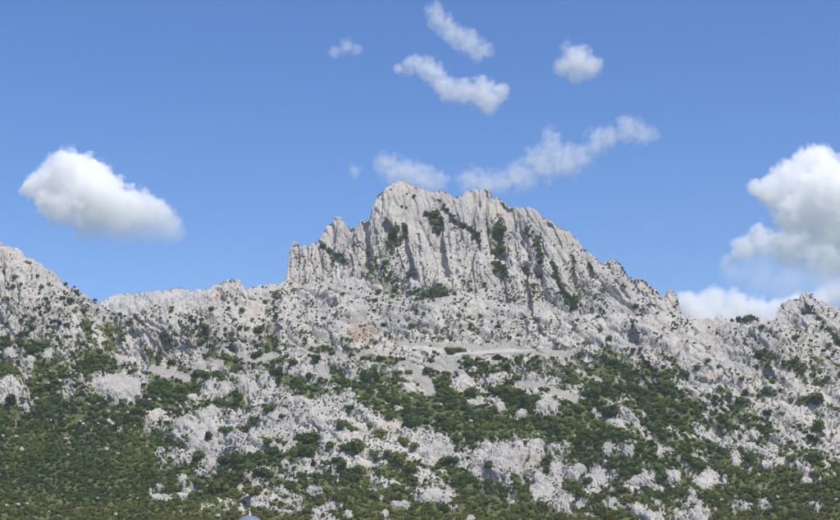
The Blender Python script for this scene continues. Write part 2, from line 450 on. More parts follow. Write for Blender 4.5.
def dip_sum(pu, pv):
    return np.radians(np.interp(pu, [280, 360, 400, 470, 520, 600, 690], [92, 88, 86, 80, 68, 60, 62]))
G_SUM = [([(364,218),(366,240),(368,270)],2.6,16),([(387,224),(392,238),(388,250)],4,8),([(405,228),(406,250),(411,266),(414,278)],2.0,13),([(438,222),(440,245),(443,265),(448,282)],3.2,15),
 ([(432,200),(445,212),(455,222),(470,230),(478,242)],2.2,7),([(497,215),(498,235),(500,250),(498,272)],5,10),([(526,268),(528,300),(531,320)],2.2,17),([(534,225),(541,255),(533,285)],4,8),
 ([(524,208),(531,220)],1.5,4),([(552,262),(558,284),(572,304)],3,8),([(607,264),(614,280),(628,298)],1.6,5),([(632,280),(641,300)],1.4,3),([(663,296),(667,312)],1.6,4),([(288,282),(290,262)],1.5,3),([(298,246),(299,262)],1.4,5),
 ([(320,243),(333,257),(344,263)],2.2,6),([(478,240),(470,265),(464,290)],1.8,7),([(425,214),(434,222)],5,7),([(372,215),(374,240),(380,262)],1.4,4),([(486,190),(484,215),(490,228)],2,6),([(456,194),(462,212)],1.8,5),
 ([(418,236),(420,262),(424,280)],1.8,7),([(453,230),(456,262)],1.6,6),([(512,236),(516,268)],1.8,5),([(571,262),(575,280)],2,4),([(350,230),(352,250)],1.5,4),([(312,250),(314,275)],1.3,4),([(589,262),(602,292)],1.6,4),([(550,222),(560,245)],1.8,4)]
C_FAR = [(60,330),(85,312),(100,302),(106,298),(115,295),(124,293),(140,293),(152,293),(160,291),(168,289),(176,286),(184,286),(191,288),(198,287),(204,288),(210,287),(216,284),(224,285),(240,290),(262,300),(280,318)]

def cov_sum(pu, pv, nse):
    m = np.zeros(len(pu))
    for pts, w in (([(370,268),(380,282),(395,290)],5),([(385,262),(384,250),(392,232)],3),([(425,293),(445,291)],6),([(435,213),(436,228)],4),([(498,226),(498,245)],5),([(496,262),(504,272)],4)):
        m = np.maximum(m, sstep(1.3, 0.8, seg_dist(pu, pv, pts)/w + 0.8*nse))
    return m*0.55
front, P_F, CV_F, BK_F, CK_F = build_sheet('mountainside', -120, 960, 0.72, C_FRONT, 585, 470, d_front, dip_front, 10, (28, 12, 5.5, 2.3), (4.2, 3.0, 1.3, 0.5), True, G_FRONT)
summit, P_S, CV_S, BK_S, CK_S = build_sheet('summit_cliffs', 268, 692, 0.6, C_SUM, 345, 240, d_sum, dip_sum, 10, (32, 13, 5.5, 2.2), (3.6, 1.5, 0.8, 0.35), False, G_SUM, cov_sum, lambda U, V: 0.28+0*U, 3.4, 2.0)
far, P_R, CV_R, _, CK_R = build_sheet('distant_ridge', 60, 280, 0.8, C_FAR, 345, 60, lambda U, V: 3400-(V-280)*5.0, lambda a, b: np.radians(40)+0*a, 6, (60, 26, 12, 6), (9, 6, 3.5, 1.8), False)

# ground of the valley, reaching the horizon
def ground_z(x, y):
    return 11*sstep(150, 880, y) + 0*x
gx = np.concatenate([-np.geomspace(30000, 200, 30), np.linspace(-180, 180, 37), np.geomspace(200, 30000, 30)])
gy = np.concatenate([-np.geomspace(30000, 60, 24), np.linspace(-40, 1000, 105), np.geomspace(1040, 40000, 24)])
GX, GY = np.meshgrid(gx, gy)
GZ = ground_z(GX, GY) + fbm(np.stack([GX, GY, 0*GX], -1).reshape(-1, 3)/40, 3, 3).reshape(GX.shape)*0.8*sstep(60, 300, np.hypot(GX, GY))
GP = np.stack([GX, GY, GZ], -1)[::-1]
grd = grid_mesh('ground', GP, M_ROCK, {'cover': np.ones(GX.shape), 'scree': np.zeros(GX.shape), 'scar': np.zeros(GX.shape)})
tag(grd, kind='structure')

# ------------------------------------------------------------------ what is visible at each photo pixel
RES = 1.0
W_, H_ = 860, 540
zbuf = np.full((H_, W_), 1e9); pbuf = np.zeros((H_, W_, 3)); cbuf = np.zeros((H_, W_)); sbuf = np.zeros((H_, W_)); ibuf = np.zeros((H_, W_), int)
for k, (P, CV, CK) in enumerate(((P_F, CV_F, CK_F), (P_S, CV_S, CK_S), (P_R, CV_R, CK_R))):
    p = P.reshape(-1, 3); u, v, z = proj(p)
    c = CV.reshape(-1); kk = CK.reshape(-1)
    ok = (u > -9) & (u < 849) & (v > -9) & (v < 529)
    p, u, v, z, c, kk = p[ok], u[ok], v[ok], z[ok], c[ok], kk[ok]
    iu = (u+10).astype(int); iv = (v+10).astype(int)
    od = np.argsort(-z)
    zz = np.full((H_, W_), 1e9); zz[iv[od], iu[od]] = z[od]
    pp = np.zeros((H_, W_, 3)); pp[iv[od], iu[od]] = p[od]
    cc = np.zeros((H_, W_)); cc[iv[od], iu[od]] = c[od]
    ks = np.zeros((H_, W_)); np.maximum.at(ks, (iv, iu), kk*(z < zz[iv, iu]+6))
    n = zz < zbuf
    sbuf[n] = ks[n]
    zbuf[n] = zz[n]; pbuf[n] = pp[n]; cbuf[n] = cc[n]; ibuf[n] = k
ZS = np.where(zbuf > 1e8, np.nan, zbuf)
for _ in range(3):
    pad = np.pad(ZS, 3, mode='edge')
    ZS = np.nanmean(np.stack([pad[3+dy:3+dy+H_, 3+dx:3+dx+W_] for dx in (-3, -1, 0, 1, 3) for dy in (-3, -1, 0, 1, 3)]), axis=0)
ZS = np.where(np.isnan(ZS), 1400, ZS)
def smooth_surf(u, v):
    x = np.clip(u+9.5, 0, W_-1.01); y = np.clip(v+9.5, 0, H_-1.01); i = x.astype(int); j = y.astype(int); fx = x-i; fy = y-j
    z = ZS[j, i]*(1-fx)*(1-fy)+ZS[j, i+1]*fx*(1-fy)+ZS[j+1, i]*(1-fx)*fy+ZS[j+1, i+1]*fx*fy
    return CAM + ray(u, v)*z[..., None]
def surf(u, v):
    """world point of the terrain seen at photo pixel u, v (None on the sky)"""
    iu = int(round(u))+10; iv = int(round(v))+10
    for r in range(0, 5):
        y0, y1, x0, x1 = max(0, iv-r), iv+r+1, max(0, iu-r), iu+r+1
        w = zbuf[y0:y1, x0:x1]
        if w.size and w.min() < 1e8:
            j = np.unravel_index(np.argmin(w), w.shape)
            return pbuf[y0+j[0], x0+j[1]], w[j], ibuf[y0+j[0], x0+j[1]]
    return None

# the gravel road on its bench
def road_ribbon(pts_, hw):
    pu_ = np.array([p[0] for p in pts_], float); pv_ = np.array([p[1] for p in pts_], float)
    uu = np.linspace(pu_[0], pu_[-1], 160); vv = np.interp(uu, pu_, pv_)
    b_ = np.linspace(-1, 1, 7)[:, None]
    wob = 0.25*vnoise(np.stack([uu/4, 0*uu, 0*uu], -1), 9)
    w_ = hw*np.minimum(1, np.minimum((uu-uu[0])/10, (uu[-1]-uu)/10)+0.15)+wob
    P = smooth_surf(np.broadcast_to(uu, (7, 160)), vv[None]+b_*w_[None])
    P = P + np.array([0, -0.5, 0.85])*(0.75 - 1.0*(np.abs(b_[..., None]) > 0.9))
    o = grid_mesh('gravel_road', P, M_ROAD, {}); return tag(o, kind='structure')
road_ribbon([(430,359),(445,356),(470,353.5),(500,351),(528,350),(555,351),(572,352.5)], 1.5)
road_ribbon([(398,340.5),(420,341),(440,342.5),(455,344),(472,345.5)], 1.1)

# ------------------------------------------------------------------ shrubs
def shrub_mesh(name, seed, nleaf=420, flat=0.8, lobes=6):
    r = random.Random(seed)
    L = [(0, 0, 0.42, 0.62)]
    for k in range(lobes):
        a = r.uniform(0, 6.283); d = r.uniform(0.3, 0.62)
        L.append((d*math.cos(a), d*math.sin(a), r.uniform(0.2, 0.75), r.uniform(0.28, 0.45)))
    vs, fs = [], []
    for i in range(nleaf):
        lx, ly, lz, lr = L[r.choice(range(len(L)))]
        while True:
            d = Vector((r.gauss(0, 1), r.gauss(0, 1), r.gauss(0, 1)))
            if d.length > 0.1: break
        d.normalize()
        if d.z < -0.5: d.z *= -0.5
        rad = lr*r.uniform(0.72, 1.08)
        c = Vector((lx, ly, lz*flat)) + d*rad
        if c.z < 0.02: c.z = r.uniform(0.0, 0.15)
        n = (d + Vector((r.uniform(-.7, .7), r.uniform(-.7, .7), r.uniform(-.5, .8)))).normalized()
        t = n.orthogonal().normalized(); t.rotate(Matrix.Rotation(r.uniform(0, 6.28), 3, n)); b = n.cross(t)
        s = r.uniform(0.07, 0.13)
        k = len(vs)
        vs += [c + t*s, c + b*s*0.8, c - t*s*r.uniform(.7, 1), c - b*s*0.8]
        fs.append((k, k+1, k+2, k+3))
    # dense inner twigs
    for lx, ly, lz, lr in L:
        k = len(vs); q = lr*0.72
        c = Vector((lx, ly, lz*flat))
        for dx, dy, dz in ((1,0,0),(0,1,0),(-1,0,0),(0,-1,0),(0,0,1),(0,0,-1)):
            vs.append(c+Vector((dx, dy, dz))*q)
        for a, b_ in ((0,1),(1,2),(2,3),(3,0)):
            fs.append((k+a, k+b_, k+4)); fs.append((k+b_, k+a, k+5))
    me = bpy.data.meshes.new(name); me.from_pydata([tuple(v) for v in vs], [], fs); me.update()
    me.materials.append(M_LEAF)
    return me
SHRUB_ME = [shrub_mesh('shrub', 100+k, 380, (0.95, 0.7, 0.8, 1.05, 0.6)[k], (6, 7, 5, 5, 8)[k]) for k in range(5)]

HAND = '''3,272,3.5 13.5,275.5,3.5 12,285.5,3 21,284.5,2.3 27,262,4 37,276,2.5 42.5,287,3 45,297.5,3 39,292,2 65,284,3 73.5,286,2 75,291,3 61.5,298,3 69,300.5,4 64,290,1.5 78.5,306,2 73,311,3 83,310.5,4
95,300,2 94,304,2 97.5,310,2 103.5,317.5,2.2 39,307,2.5 34,309.5,2 46,308,3 39.5,314,2.2 24,316,3.2 33,319,3 53,319.5,3 60,322,3.5 67,325.5,3.5 6.5,323,2.5 27,323.5,3 31,327,4.5 25,333,5 17,334,3.5 52.5,337,4
49,333,2 65,336,3 4,339,4 18,343,5 47,326,3 88.5,341,2.5 171,308,2.5 170,317.5,1.8 142.5,323.5,2 162.5,328,2 170,327,2.2 166.5,332,2 173,333,3.5 166,342,4.5 182,331,2 190,318,3 194,320,3 201,320,3 204,328,4 201,341,5
211,308,3 236,298,2.2 235.5,303,2.2 242,307.5,3.5 228,308,2.5 228,302,1.5 235,319.5,2 252,320,2.5 259,319.5,2.5 265,302,2.5 268,310,3 276,293.5,2.5 273,303,2 215,341,3 240,327,3 246,328,3 231,333,4 233,340,4 258,331,5
276,320,3 274,330,4 243,341,3 256,345,3 272,340,4 330,290,3 342,294,2.8 309,265,1.2 351.5,301,1.5 324,317,2.5 294,328,2.5 301,330,2 310,333,2 321,337,3.5 352.5,333,2.5 371,328,2 366,310,1.8 383,313,2.2 393.5,314,2
390,304.5,1.8 386,299,1.5 405.5,308,1.8 417,310.5,2.2 378,292,3.5 394,290,3 368,300,2.5 375,300,2.5 384,324,3.5 411,325,4 374,342,3.5 305,343,2.5 439,284,3 443,291,4.5 432,290,4 425,293,4 458,301,1.5 472.5,315,2
480,315,2.5 481,324,2.2 497.5,325.5,3.5 442,331,2.5 442,338,3 450,338,3 433,337,2.5 434,326,1.5 487,308,2 504,333,2 509,338.5,2.5 519,333.5,3 515.5,316,1.2 516,320,1.5 487,341,2.5 498,341,3 423,328,2.5 492,331,2
497,336,2.5 473,342,3.5 556,343,3 493,272,3 497,263,3 506,272,2.5 470,280,2.5 484,282.5,3 463,280,2.5 533,287,3.5 538,276,3 526,271,3.5 514,300,2.5 540,262,4 551,275,2.5 553,268,2 573,268,2.2 572,273,2 587,267,1.8
593,274,1.8 576,300,3 568,303,4 573,307,4 585,306.5,2 592,307,2.2 600.5,308.5,2.2 566,297,3 622,285,1.8 636,284,1.5 639,290.5,1.8 642.5,298.5,1.5 635,307,4 641,315.5,2.5 657,312,2 670,311,1.5 597,316,2.8 575.5,322,2
600,329.5,3 609,338,4 599,343,3 587,344,4 633,325.5,2.5 638.5,332,2 637,342,5 676,324.5,2.5 672,328,2 686,322,2 694.5,342,2.2 664,327,1.5 681,341,2.5 733,317,2.5 739,320.5,4 745,317.5,3.5 749,317,3 756,318,2.5
762,327,3.5 767,331.5,3.5 750,328,2 795,338,3.5 829,344,3 709,326,1.5 818,320,3 822,326,3 835,337,4 838,342,4 10,402,6 132,372,4 267,410,6.5 254,422,5 275,372,6 232,371,5 196,373,8 206,375,6 205,357,5 227,357,5
254,355,5 260,354,4 172,361,5 158,360,4 225,429,6 243,429,7 293,362,4.5 316,360,6 331,353,4 310,375,5 350,407,3.5 282,416,3 350,354,3.5 343,425,6 352,428,5 370,425,4 380,433,6 412,423,7 410,412,5 390,415,5 408,372,3.5
363,357,3 478,358,3.5 497,358,4 468,362,6 465,357,4 519,361,5 518,375,5 507,368,3.2 494,369,4.5 482,372,6 509,382,5 495,391,8 470,393,7 528,404,8 512,391,6 450,350,6 459,349,5 428,370,6 447,381,6 440,385,7 535,399,5
545,390,5 440,421,6 430,360,4 641,363.5,3 669,359,3 573,376.5,3 590,373,3.2 651,349,2 634,351,3 696,369,4 653,373,4 683,377,4 590,394,8 603,389,6 617,386,4 577,411,4 610,413,8 639,414,4 643,421,5 661,424,5 562,402,4
707,360,3.5 718,366,3 729,369,2 741,379,3 743,400,6.5 746,394,4 767,392,5 802,369,5 813,375,4 815,401,7 803,397,3 812,360,3.5 771.5,380.5,2.5 823,350,3 832,354,2.5 818,426,7 760,353,5 766,412,4 781,413,3 827,380,4
716,397,3 790,401,3 838,366,3 197,456,6.5 224,460,7 238,461,7 248,465,5 257,457,5 218,488,9 230,483,6 237,477,8 250,491,8 262,473,9 272,452,6 209,437,5 266,440,5 230,447,2 300,438,6 313,438,7 328,444,5 307,453,7
297,450,5 313,463,3.5 327,464,5 345,448,6 354,450,8 362,447,4 373,453,4.5 385,453,4 358,470,6.5 340,467,6 352,477,6 378,472,5 398,462,7 408,468,7 403,442,6 413,445,5 335,460,4 377,459,3 445,461,6.5 455,462,4
502,495,4 488,466,5 522,497,4 543,500,5 612,494,4 587,480,5 660,478,7 628,445,4 640,450,4 659,467,4 816,440,5 818,458,7 780,467,5 791,460,4 814,475,4 827,482,6 750,457,5 413,197,3 401,206,2 406,207.5,2 425,214,3.5
433,213,4 435,222,5 436,230,5 432,217,4 441,224,3 395,229,4 391,236,4 388,245,4 403,230,3.5 404,236,3 397,244,3 440,201,3 443,205,2.5 322,247,3 328,251,3 336,256,3 340,254,2.5 333,259,2.5 342,260,2.5 386,262,3.5
383,267,3 360,263,2 367,264,3 375,258,2.5 368,255,2.5 408,274,3 391,282,3 462,226,3 470,229,3 476,236,2.5 473,231,3 407,193,1.5 390,188.5,1.5 499,225,4 497,232,6 501,228,5 496,236,4 498,250,5 494,253,4 502,248,4
497,262,4 502,268,4 492,271,4 505,274,3 495,268,3 540,260,4 541,254,3 537,241,3 526,232,2.5 535,244,3 540,250,3 524,228,2.5 527,272,3 553,270,3 555,277,3 558,284,3 561,290,2.5 574,296,3 566,300,3 475,236,3'''
hand = [tuple(float(t) for t in s.split(',')) for s in HAND.split()]
pts = []      # (u, v, r_px)
seen_h = []
for u, v, r in hand:
    if any(abs(u-a)+abs(v-b) < 2.2 for a, b, _ in seen_h): continue
    seen_h.append((u, v, r)); pts.append((u, v+0.35*r, r*(1.3 if v > 390 else 1.08), 1))
def inside_outcrop(u, v, s=0.85):
    for a, b, w, h, t in OUTC:
        if ((u-a)/w)**2+((v-b)/h)**2 < s: return True
    return False
# scrub: dense where the cover says so, sparse dwarf bushes on bare rock, some added as dark gaps
for i in range(68000):
    u = RNG.uniform(-8, 848); v = 240 + 290*RNG.random()**0.85
    iu, iv = int(u+10), int(v+10)
    if iv >= H_ or zbuf[iv, iu] > 1e8: continue
    c = cbuf[iv, iu]; k = ibuf[iv, iu]
    if inside_outcrop(u, v): continue
    if c < -0.5:
        if RNG.random() < 0.985: continue
    if k == 2:
        if RNG.random() < 0.35: pts.append((u, v, RNG.uniform(0.45, 0.9), 0))
        continue
    if c > 0.5:
        if RNG.random() < 0.3: continue
        if RNG.random() < 0.35 and not (u < 210 and v > 420): continue
        r = RNG.choice([1.5, 2.2, 3.0, 3.8, 4.6], p=[.22, .24, .26, .18, .10])
        if u < 210 and v > 420: r *= 0.78
        edge = cbuf[max(0, iv-4):iv+5, max(0, iu-4):iu+5].mean()
        if edge < 0.75: r = min(r, 2.4)
        if k == 1: r *= 0.6
        pts.append((u, v+0.3*r, r, 0))
    else:
        s = float(raster(np.array([u]), np.array([v]))[0]) if k == 0 else 0.16  # cliff share raised: tiny bushes also stand in for dark holes
        nn = float(fbm(np.array([[u/14, v/14, 3.0]]), 2, 5)[0])
        if RNG.random() < (0.12 if u < 560 else 0.02) + 0.7*s + 0.6*nn + 0.75*max(0, sbuf[iv, iu]-0.25) + (0.06 if 285 < v < 345 and u < 560 else 0) - (0.22 if v > 385 else 0):  # extra bushes added along fissures to imitate the dark gaps between blocks
            r = 0.45 + 0.9*RNG.random()**1.6 + 0.8*s*RNG.random() + (0.9*RNG.random()**3 if 285 < v < 350 else 0)
            pts.append((u, v+0.3*r, r, 0))
for line, w, n in (([(435,211),(436,232)],5,60),([(425,213),(431,215)],2.5,12),([(396,226),(388,250)],4,60),([(404,226),(402,240)],2.5,22),([(498,222),(497,240)],5,60),([(495,246),(500,256)],5,40),([(496,262),(504,275)],4,40),([(535,240),(541,264)],3,40),
      ([(526,225),(530,236)],3,14),([(552,262),(562,292)],2.5,40),([(563,294),(578,308)],3.5,45),([(445,208),(456,224)],1.5,16),([(462,225),(478,234)],2.2,26),([(477,234),(480,244)],1.5,8),([(410,292),(450,293)],4,70),([(375,262),(400,290)],5,40),
      ([(366,250),(372,272)],2,14),([(320,245),(345,262)],2.5,26),([(534,283),(533,292)],2,8),([(411,270),(409,278)],1.5,8),([(573,255),(573,270)],1.5,8),([(733,317),(756,318)],2.5,24),([(804,302),(840,345)],3,50),([(632,320),(638,350)],2.5,24),([(274,292),(274,345)],3,40)):
    for i in range(int(n*1.7)):
        a, b = line; t = RNG.random()
        pts.append((a[0]+(b[0]-a[0])*t+RNG.normal()*w*0.55, a[1]+(b[1]-a[1])*t+RNG.normal()*w*0.55, RNG.uniform(0.9, 2.3), 0))
# 300 that show largest become individuals
placed = []
for u, v, r, h in pts:
    s = surf(u, v)
    if s is None: continue
    p, z, k = s
    placed.append((u, v, r, h, p, z, k))
order = sorted(range(len(placed)), key=lambda i: -(placed[i][2] + (1.6 if placed[i][3] else 0)))
indiv = order[:300]; rest = order[300:]

LM = [(0,262,'the head of the left ridge'),(50,290,'the stony left ridge'),(95,312,'the foot of the left ridge'),(60,335,'the low scrub belt of the left ridge'),(113,383,'the hump-shaped pale outcrop'),
 (10,400,'the small outcrop at the left edge'),(165,322,'the broken knob under the distant ridge'),(205,332,'the forked green gully'),(231,283,'the twin rock teeth'),(262,312,'the stony shoulder'),(275,335,'the straight green gully'),
 (205,372,'the grey scree ledge'),(250,372,'the dark thicket by the scree'),(240,450,'the tiered pale pavement'),(250,480,'the rocks behind the dome'),(320,440,'the broad pale rock sheet'),(390,450,'the tail of the pale rock sheet'),
 (360,328,'the pinkish earth scar'),(320,350,'the pale bench under the cliffs'),(345,380,'the green strip in mid slope'),(300,282,'the leftmost tower of the cliffs'),(335,245,'the secondary rock peak'),(392,240,'the green cleft below the summit'),
 (435,222,'the dark chimney below the summit'),(410,190,'the summit'),(470,232,'the slanting ledge right of the summit'),(498,240,'the dark green hanging gully'),(538,255,'the shrubby runnel in the right face'),(565,295,'the foot of the right face'),
 (390,285,'the cone of rubble under the cliffs'),(440,292,'the green terrace under the pillars'),(485,310,'the rounded pale spur'),(530,320,'the narrow black slot'),(570,325,'the pale shelf right of the slot'),(425,380,'the grey scree fan'),
 (500,350,'the road bench'),(480,385,'the white crag under the road'),(545,395,'the diagonal gravel track'),(500,460,'the leaning white crag'),(620,290,'the split rock tongue'),(672,300,'the end tower of the cliffs'),(640,335,'the grooved wall under the cliffs'),
 (620,390,'the slanting green band'),(690,390,'the long green patch'),(640,460,'the speckled lower slope'),(745,318,'the bushy notch on the crest'),(765,350,'the ribbed right flank'),(800,300,'the pointed spire'),(825,335,'the gully beside the spire'),
 (745,395,'the banded rocks of the right flank'),(815,405,'the big bush hollow'),(800,455,'the pale slabs at the right edge'),(760,485,'the lower right thicket'),(60,450,'the lower left thicket'),(560,480,'the chain of low crags')]
ORD = ['nearest', 'second nearest', 'third nearest', 'fourth nearest', 'fifth nearest', 'sixth nearest', 'seventh nearest', 'eighth nearest', 'ninth nearest', 'tenth nearest', 'eleventh nearest', 'twelfth nearest', 'thirteenth nearest', 'fourteenth nearest']
def label_all(items, noun):
    """items: (key, u, v, adjectives); one label each, unique by landmark, side and order of nearness"""
    groups = {}
    for key, u, v, adj in items:
        j = min(range(len(LM)), key=lambda k: math.hypot(LM[k][0]-u, (LM[k][1]-v)*1.3))
        dx, dy = u-LM[j][0], v-LM[j][1]
        if abs(dx) > abs(dy)*1.3: side = 'to the right of' if dx > 0 else 'to the left of'
        else: side = 'just below' if dy > 0 else 'just above'
        groups.setdefault((j, side), []).append((math.hypot(dx, dy), key, adj))
    out = {}
    for (j, side), lst in groups.items():
        lst.sort()
        for n, (d, key, adj) in enumerate(lst):
            nm = LM[j][2]
            if len(lst) == 1: t = f'{adj} {noun} {side} {nm}'
            else: t = f'{adj} {noun} {side} {nm}, {ORD[min(n, 13)]} there'
            w = t.split()
            while len(w) > 15:
                t = t.replace('just ', '').replace('to the right of', 'right of').replace('to the left of', 'left of').replace(adj+' ', adj.split()[0]+' ').replace(' there', '')
                if len(t.split()) == len(w): break
                w = t.split()
            out[key] = t
    return out
items = []
SHAPE = ['rounded', 'spreading', 'bushy', 'upright', 'low']
for n, i in enumerate(indiv):
    u, v, r, h, p, z, k = placed[i]
    sz = 'large' if r > 6.4 else ('mid-sized' if r > 3.2 else 'small')
    items.append((n, u, v, f'{sz} {SHAPE[n % 5]} dark'))
LAB = label_all(items, 'shrub')
shrubs = []
for n, i in enumerate(indiv):
    u, v, r, h, p, z, k = placed[i]
    if n < 5:
        o = bpy.data.objects.new('shrub', SHRUB_ME[n])
    else:
        o = shrubs[n % 5].copy()
    COL.objects.link(o); shrubs.append(o)
    s = r*z/F*1.2
    o.location = (p[0], p[1], p[2]-0.1*s)
    o.scale = (s*random.uniform(.92, 1.12), s*random.uniform(.92, 1.12), s*random.uniform(1.0, 1.25))
    o.rotation_euler = (random.uniform(-.12, .12), random.uniform(-.12, .12), random.uniform(0, 6.28))
    tag(o, LAB[n], 'shrub', 'dark evergreen shrubs on the limestone mountainside')

def scatter_object(name, P, S, protos, seed, kind='stuff'):
    me = bpy.data.meshes.new(name); me.from_pydata([tuple(p) for p in P], [], [])
    a = me.attributes.new('size', 'FLOAT', 'POINT'); a.data.foreach_set('value', np.array(S, np.float32))
    o = bpy.data.objects.new(name, me); COL.objects.link(o)
    ng = bpy.data.node_groups.new(name+'_nodes', 'GeometryNodeTree')
    ng.interface.new_socket('Geometry', in_out='INPUT', socket_type='NodeSocketGeometry')
    ng.interface.new_socket('Geometry', in_out='OUTPUT', socket_type='NodeSocketGeometry')
    gi = ng.nodes.new('NodeGroupInput'); go = ng.nodes.new('NodeGroupOutput')
    iop = ng.nodes.new('GeometryNodeInstanceOnPoints'); iop.inputs['Pick Instance'].default_value = True
    g2i = ng.nodes.new('GeometryNodeGeometryToInstance')
    for pr in protos:
        oi = ng.nodes.new('GeometryNodeObjectInfo'); oi.inputs['Object'].default_value = pr
        oi.transform_space = 'ORIGINAL'
        ng.links.new(oi.outputs['Geometry'], g2i.inputs[0])
    ng.links.new(g2i.outputs[0], iop.inputs['Instance'])
    ri = ng.nodes.new('FunctionNodeRandomValue'); ri.data_type = 'INT'
    ri.inputs[4].default_value = 0; ri.inputs[5].default_value = len(protos)-1; ri.inputs['Seed'].default_value = seed
    ng.links.new(ri.outputs[2], iop.inputs['Instance Index'])
    rr = ng.nodes.new('FunctionNodeRandomValue'); rr.data_type = 'FLOAT_VECTOR'
    rr.inputs[0].default_value = (-.15, -.15, 0); rr.inputs[1].default_value = (.15, .15, 6.283); rr.inputs['Seed'].default_value = seed+1
    e2r = ng.nodes.new('FunctionNodeEulerToRotation'); ng.links.new(rr.outputs[0], e2r.inputs[0]); ng.links.new(e2r.outputs[0], iop.inputs['Rotation'])
    sz = ng.nodes.new('FunctionNodeRandomValue'); sz.data_type = 'FLOAT_VECTOR'
    sz.inputs[0].default_value = (.8, .8, .75); sz.inputs[1].default_value = (1.2, 1.2, 1.45); sz.inputs['Seed'].default_value = seed+2
    na = ng.nodes.new('GeometryNodeInputNamedAttribute'); na.data_type = 'FLOAT'; na.inputs['Name'].default_value = 'size'
    vm = ng.nodes.new('ShaderNodeVectorMath'); vm.operation = 'SCALE'; ng.links.new(sz.outputs[0], vm.inputs[0]); ng.links.new(na.outputs['Attribute'], vm.inputs['Scale']); ng.links.new(vm.outputs[0], iop.inputs['Scale'])
    ng.links.new(gi.outputs[0], iop.inputs['Points']); ng.links.new(iop.outputs[0], go.inputs[0])
    m = o.modifiers.new('scatter', 'NODES'); m.node_group = ng
    return tag(o, kind=kind)
RP = [(placed[i][4][0], placed[i][4][1], placed[i][4][2]-0.08) for i in rest]; RS = [placed[i][2]*placed[i][5]/F*1.08 for i in rest]
# the same scrub goes on over the slope outside the frame and down to the valley floor
for sgn in (-1, 1):
    for i in range(1500):
        u = (-8-RNG.uniform(0, 100)) if sgn < 0 else (848+RNG.uniform(0, 100))
        j = int(RNG.integers(BK_F+60, P_F.shape[0]-2)); c = int((u+120)/0.72)
        if 0 <= c < P_F.shape[1]:
            RP.append(tuple(P_F[j, c])); RS.append(RNG.uniform(0.9, 2.3))
for i in range(2600):
    y = RNG.uniform(330, 860); x = RNG.uniform(-0.33, 0.33)*y
    if abs(x+28) < 14 and abs(y-262) < 60: continue
    RP.append((x, y, float(ground_z(np.array(x), np.array(y)))-0.1)); RS.append(RNG.uniform(0.7, 1.9))
scrub = scatter_object('scrub', RP, RS, shrubs[:5], 4)
tag(scrub, 'dense green scrub and dwarf bushes covering the mountainside', 'scrub')
print('shrub points', len(placed), 'rest', len(rest))

# ------------------------------------------------------------------ outcrops and loose boulders
def outcrop_mesh(name, seed, rx, u0, v0, wp, hp, h, dip, res, tilt):
    """a craggy patch of bedrock standing h metres proud of the slope (t up the slope, n out of it)"""
    g = np.linspace(-1.15, 1.15, res); X, Y = np.meshgrid(g, g)
    # square grid bent to a disc
    A = X*np.sqrt(np.clip(1-Y*Y/2.65, 0, 1)); B = Y*np.sqrt(np.clip(1-X*X/2.65, 0, 1))
    rr = np.hypot(A, B); ang = np.arctan2(B, A)
    w = np.stack([np.cos(ang), np.sin(ang), 0*ang], -1).reshape(-1, 3)*1.3+seed*5.1
    rim = (0.95 + 0.75*fbm(w*1.3, 4, 44, 0.6)).reshape(rr.shape)
    x = np.array([1.0, 0, 0])
    ct, st_ = math.cos(tilt), math.sin(tilt)
    P = smooth_surf(u0+wp*(A*ct)-hp*B*st_*0.6, v0-hp*B*ct+wp*0.5*-A*st_)
    n = np.array([0, -0.5, 0.866])
    prof = h*(sstep(1.0, 0.6, rr/rim) - 0.9*sstep(0.9, 1.1, rr/rim)) - 1.2*sstep(0.95, 1.1, rr/rim)
    p = (P + prof[..., None]*n).reshape(-1, 3)
    cell = max(1.6, min(6, rx*0.42))
    rel, _ = rock_relief(p, np.full(len(p), dip), (cell*2, cell, cell*0.45), (h*0.42, h*0.3, h*0.14), 1.9)
    rel += fbm(p/1.1, 3, 77)*0.3 + h*0.35*fbm(p/(rx*0.7), 2, 78)
    fall = sstep(1.15, 0.8, (rr/rim).reshape(-1))
    p = p + (rel*(0.25+0.75*fall))[:, None]*n
    o = grid_mesh(name, p.reshape(res, res, 3)[::-1], M_STONE, {})
    return o
def rock_mesh(name, seed, rx, ry, rz, sub=5, off=(0, 0, 0), dip=0.5, cell=3.0, amp=0.9):
    bm = bmesh.new(); bmesh.ops.create_icosphere(bm, subdivisions=sub, radius=1)
    v = np.array([x.co[:] for x in bm.verts])
    n = v/np.linalg.norm(v, axis=1, keepdims=True)
    p = n*np.array([rx, ry, rz])
    # blocky: push towards a superellipsoid, then break up
    w = p + np.array(off) + seed*13.7
    shape = 1 + 0.28*fbm(n*1.6+seed*3.1, 3, 40)
    p = p*shape[:, None]
    rel, _ = rock_relief(w, np.full(len(w), dip), (cell*2.2, cell, cell*0.4), (amp*1.5, amp, amp*0.4))
    p = p + n*(rel+fbm(w/0.8, 2, 3)*0.12*amp)[:, None]
    for x, c in zip(bm.verts, p): x.co = c
    for f in bm.faces: f.smooth = True
    me = bpy.data.meshes.new(name); bm.to_mesh(me); bm.free(); me.materials.append(M_STONE)
    return me
oitems = [(n, a, b, ('broad' if w > 8 else 'small') + (' jagged' if h > 6 else ' flat')+' pale') for n, (a, b, w, h, t) in enumerate(OUTC)]
OL = label_all(oitems, 'limestone outcrop')
OL[0] = 'hump-shaped pale limestone outcrop rising from the green scrub below the saddle'
OL[1] = 'large leaning white crag with a slanting crack in the lower centre'
OL[5] = 'narrow pale rib of rock leaning just right of the large leaning crag'
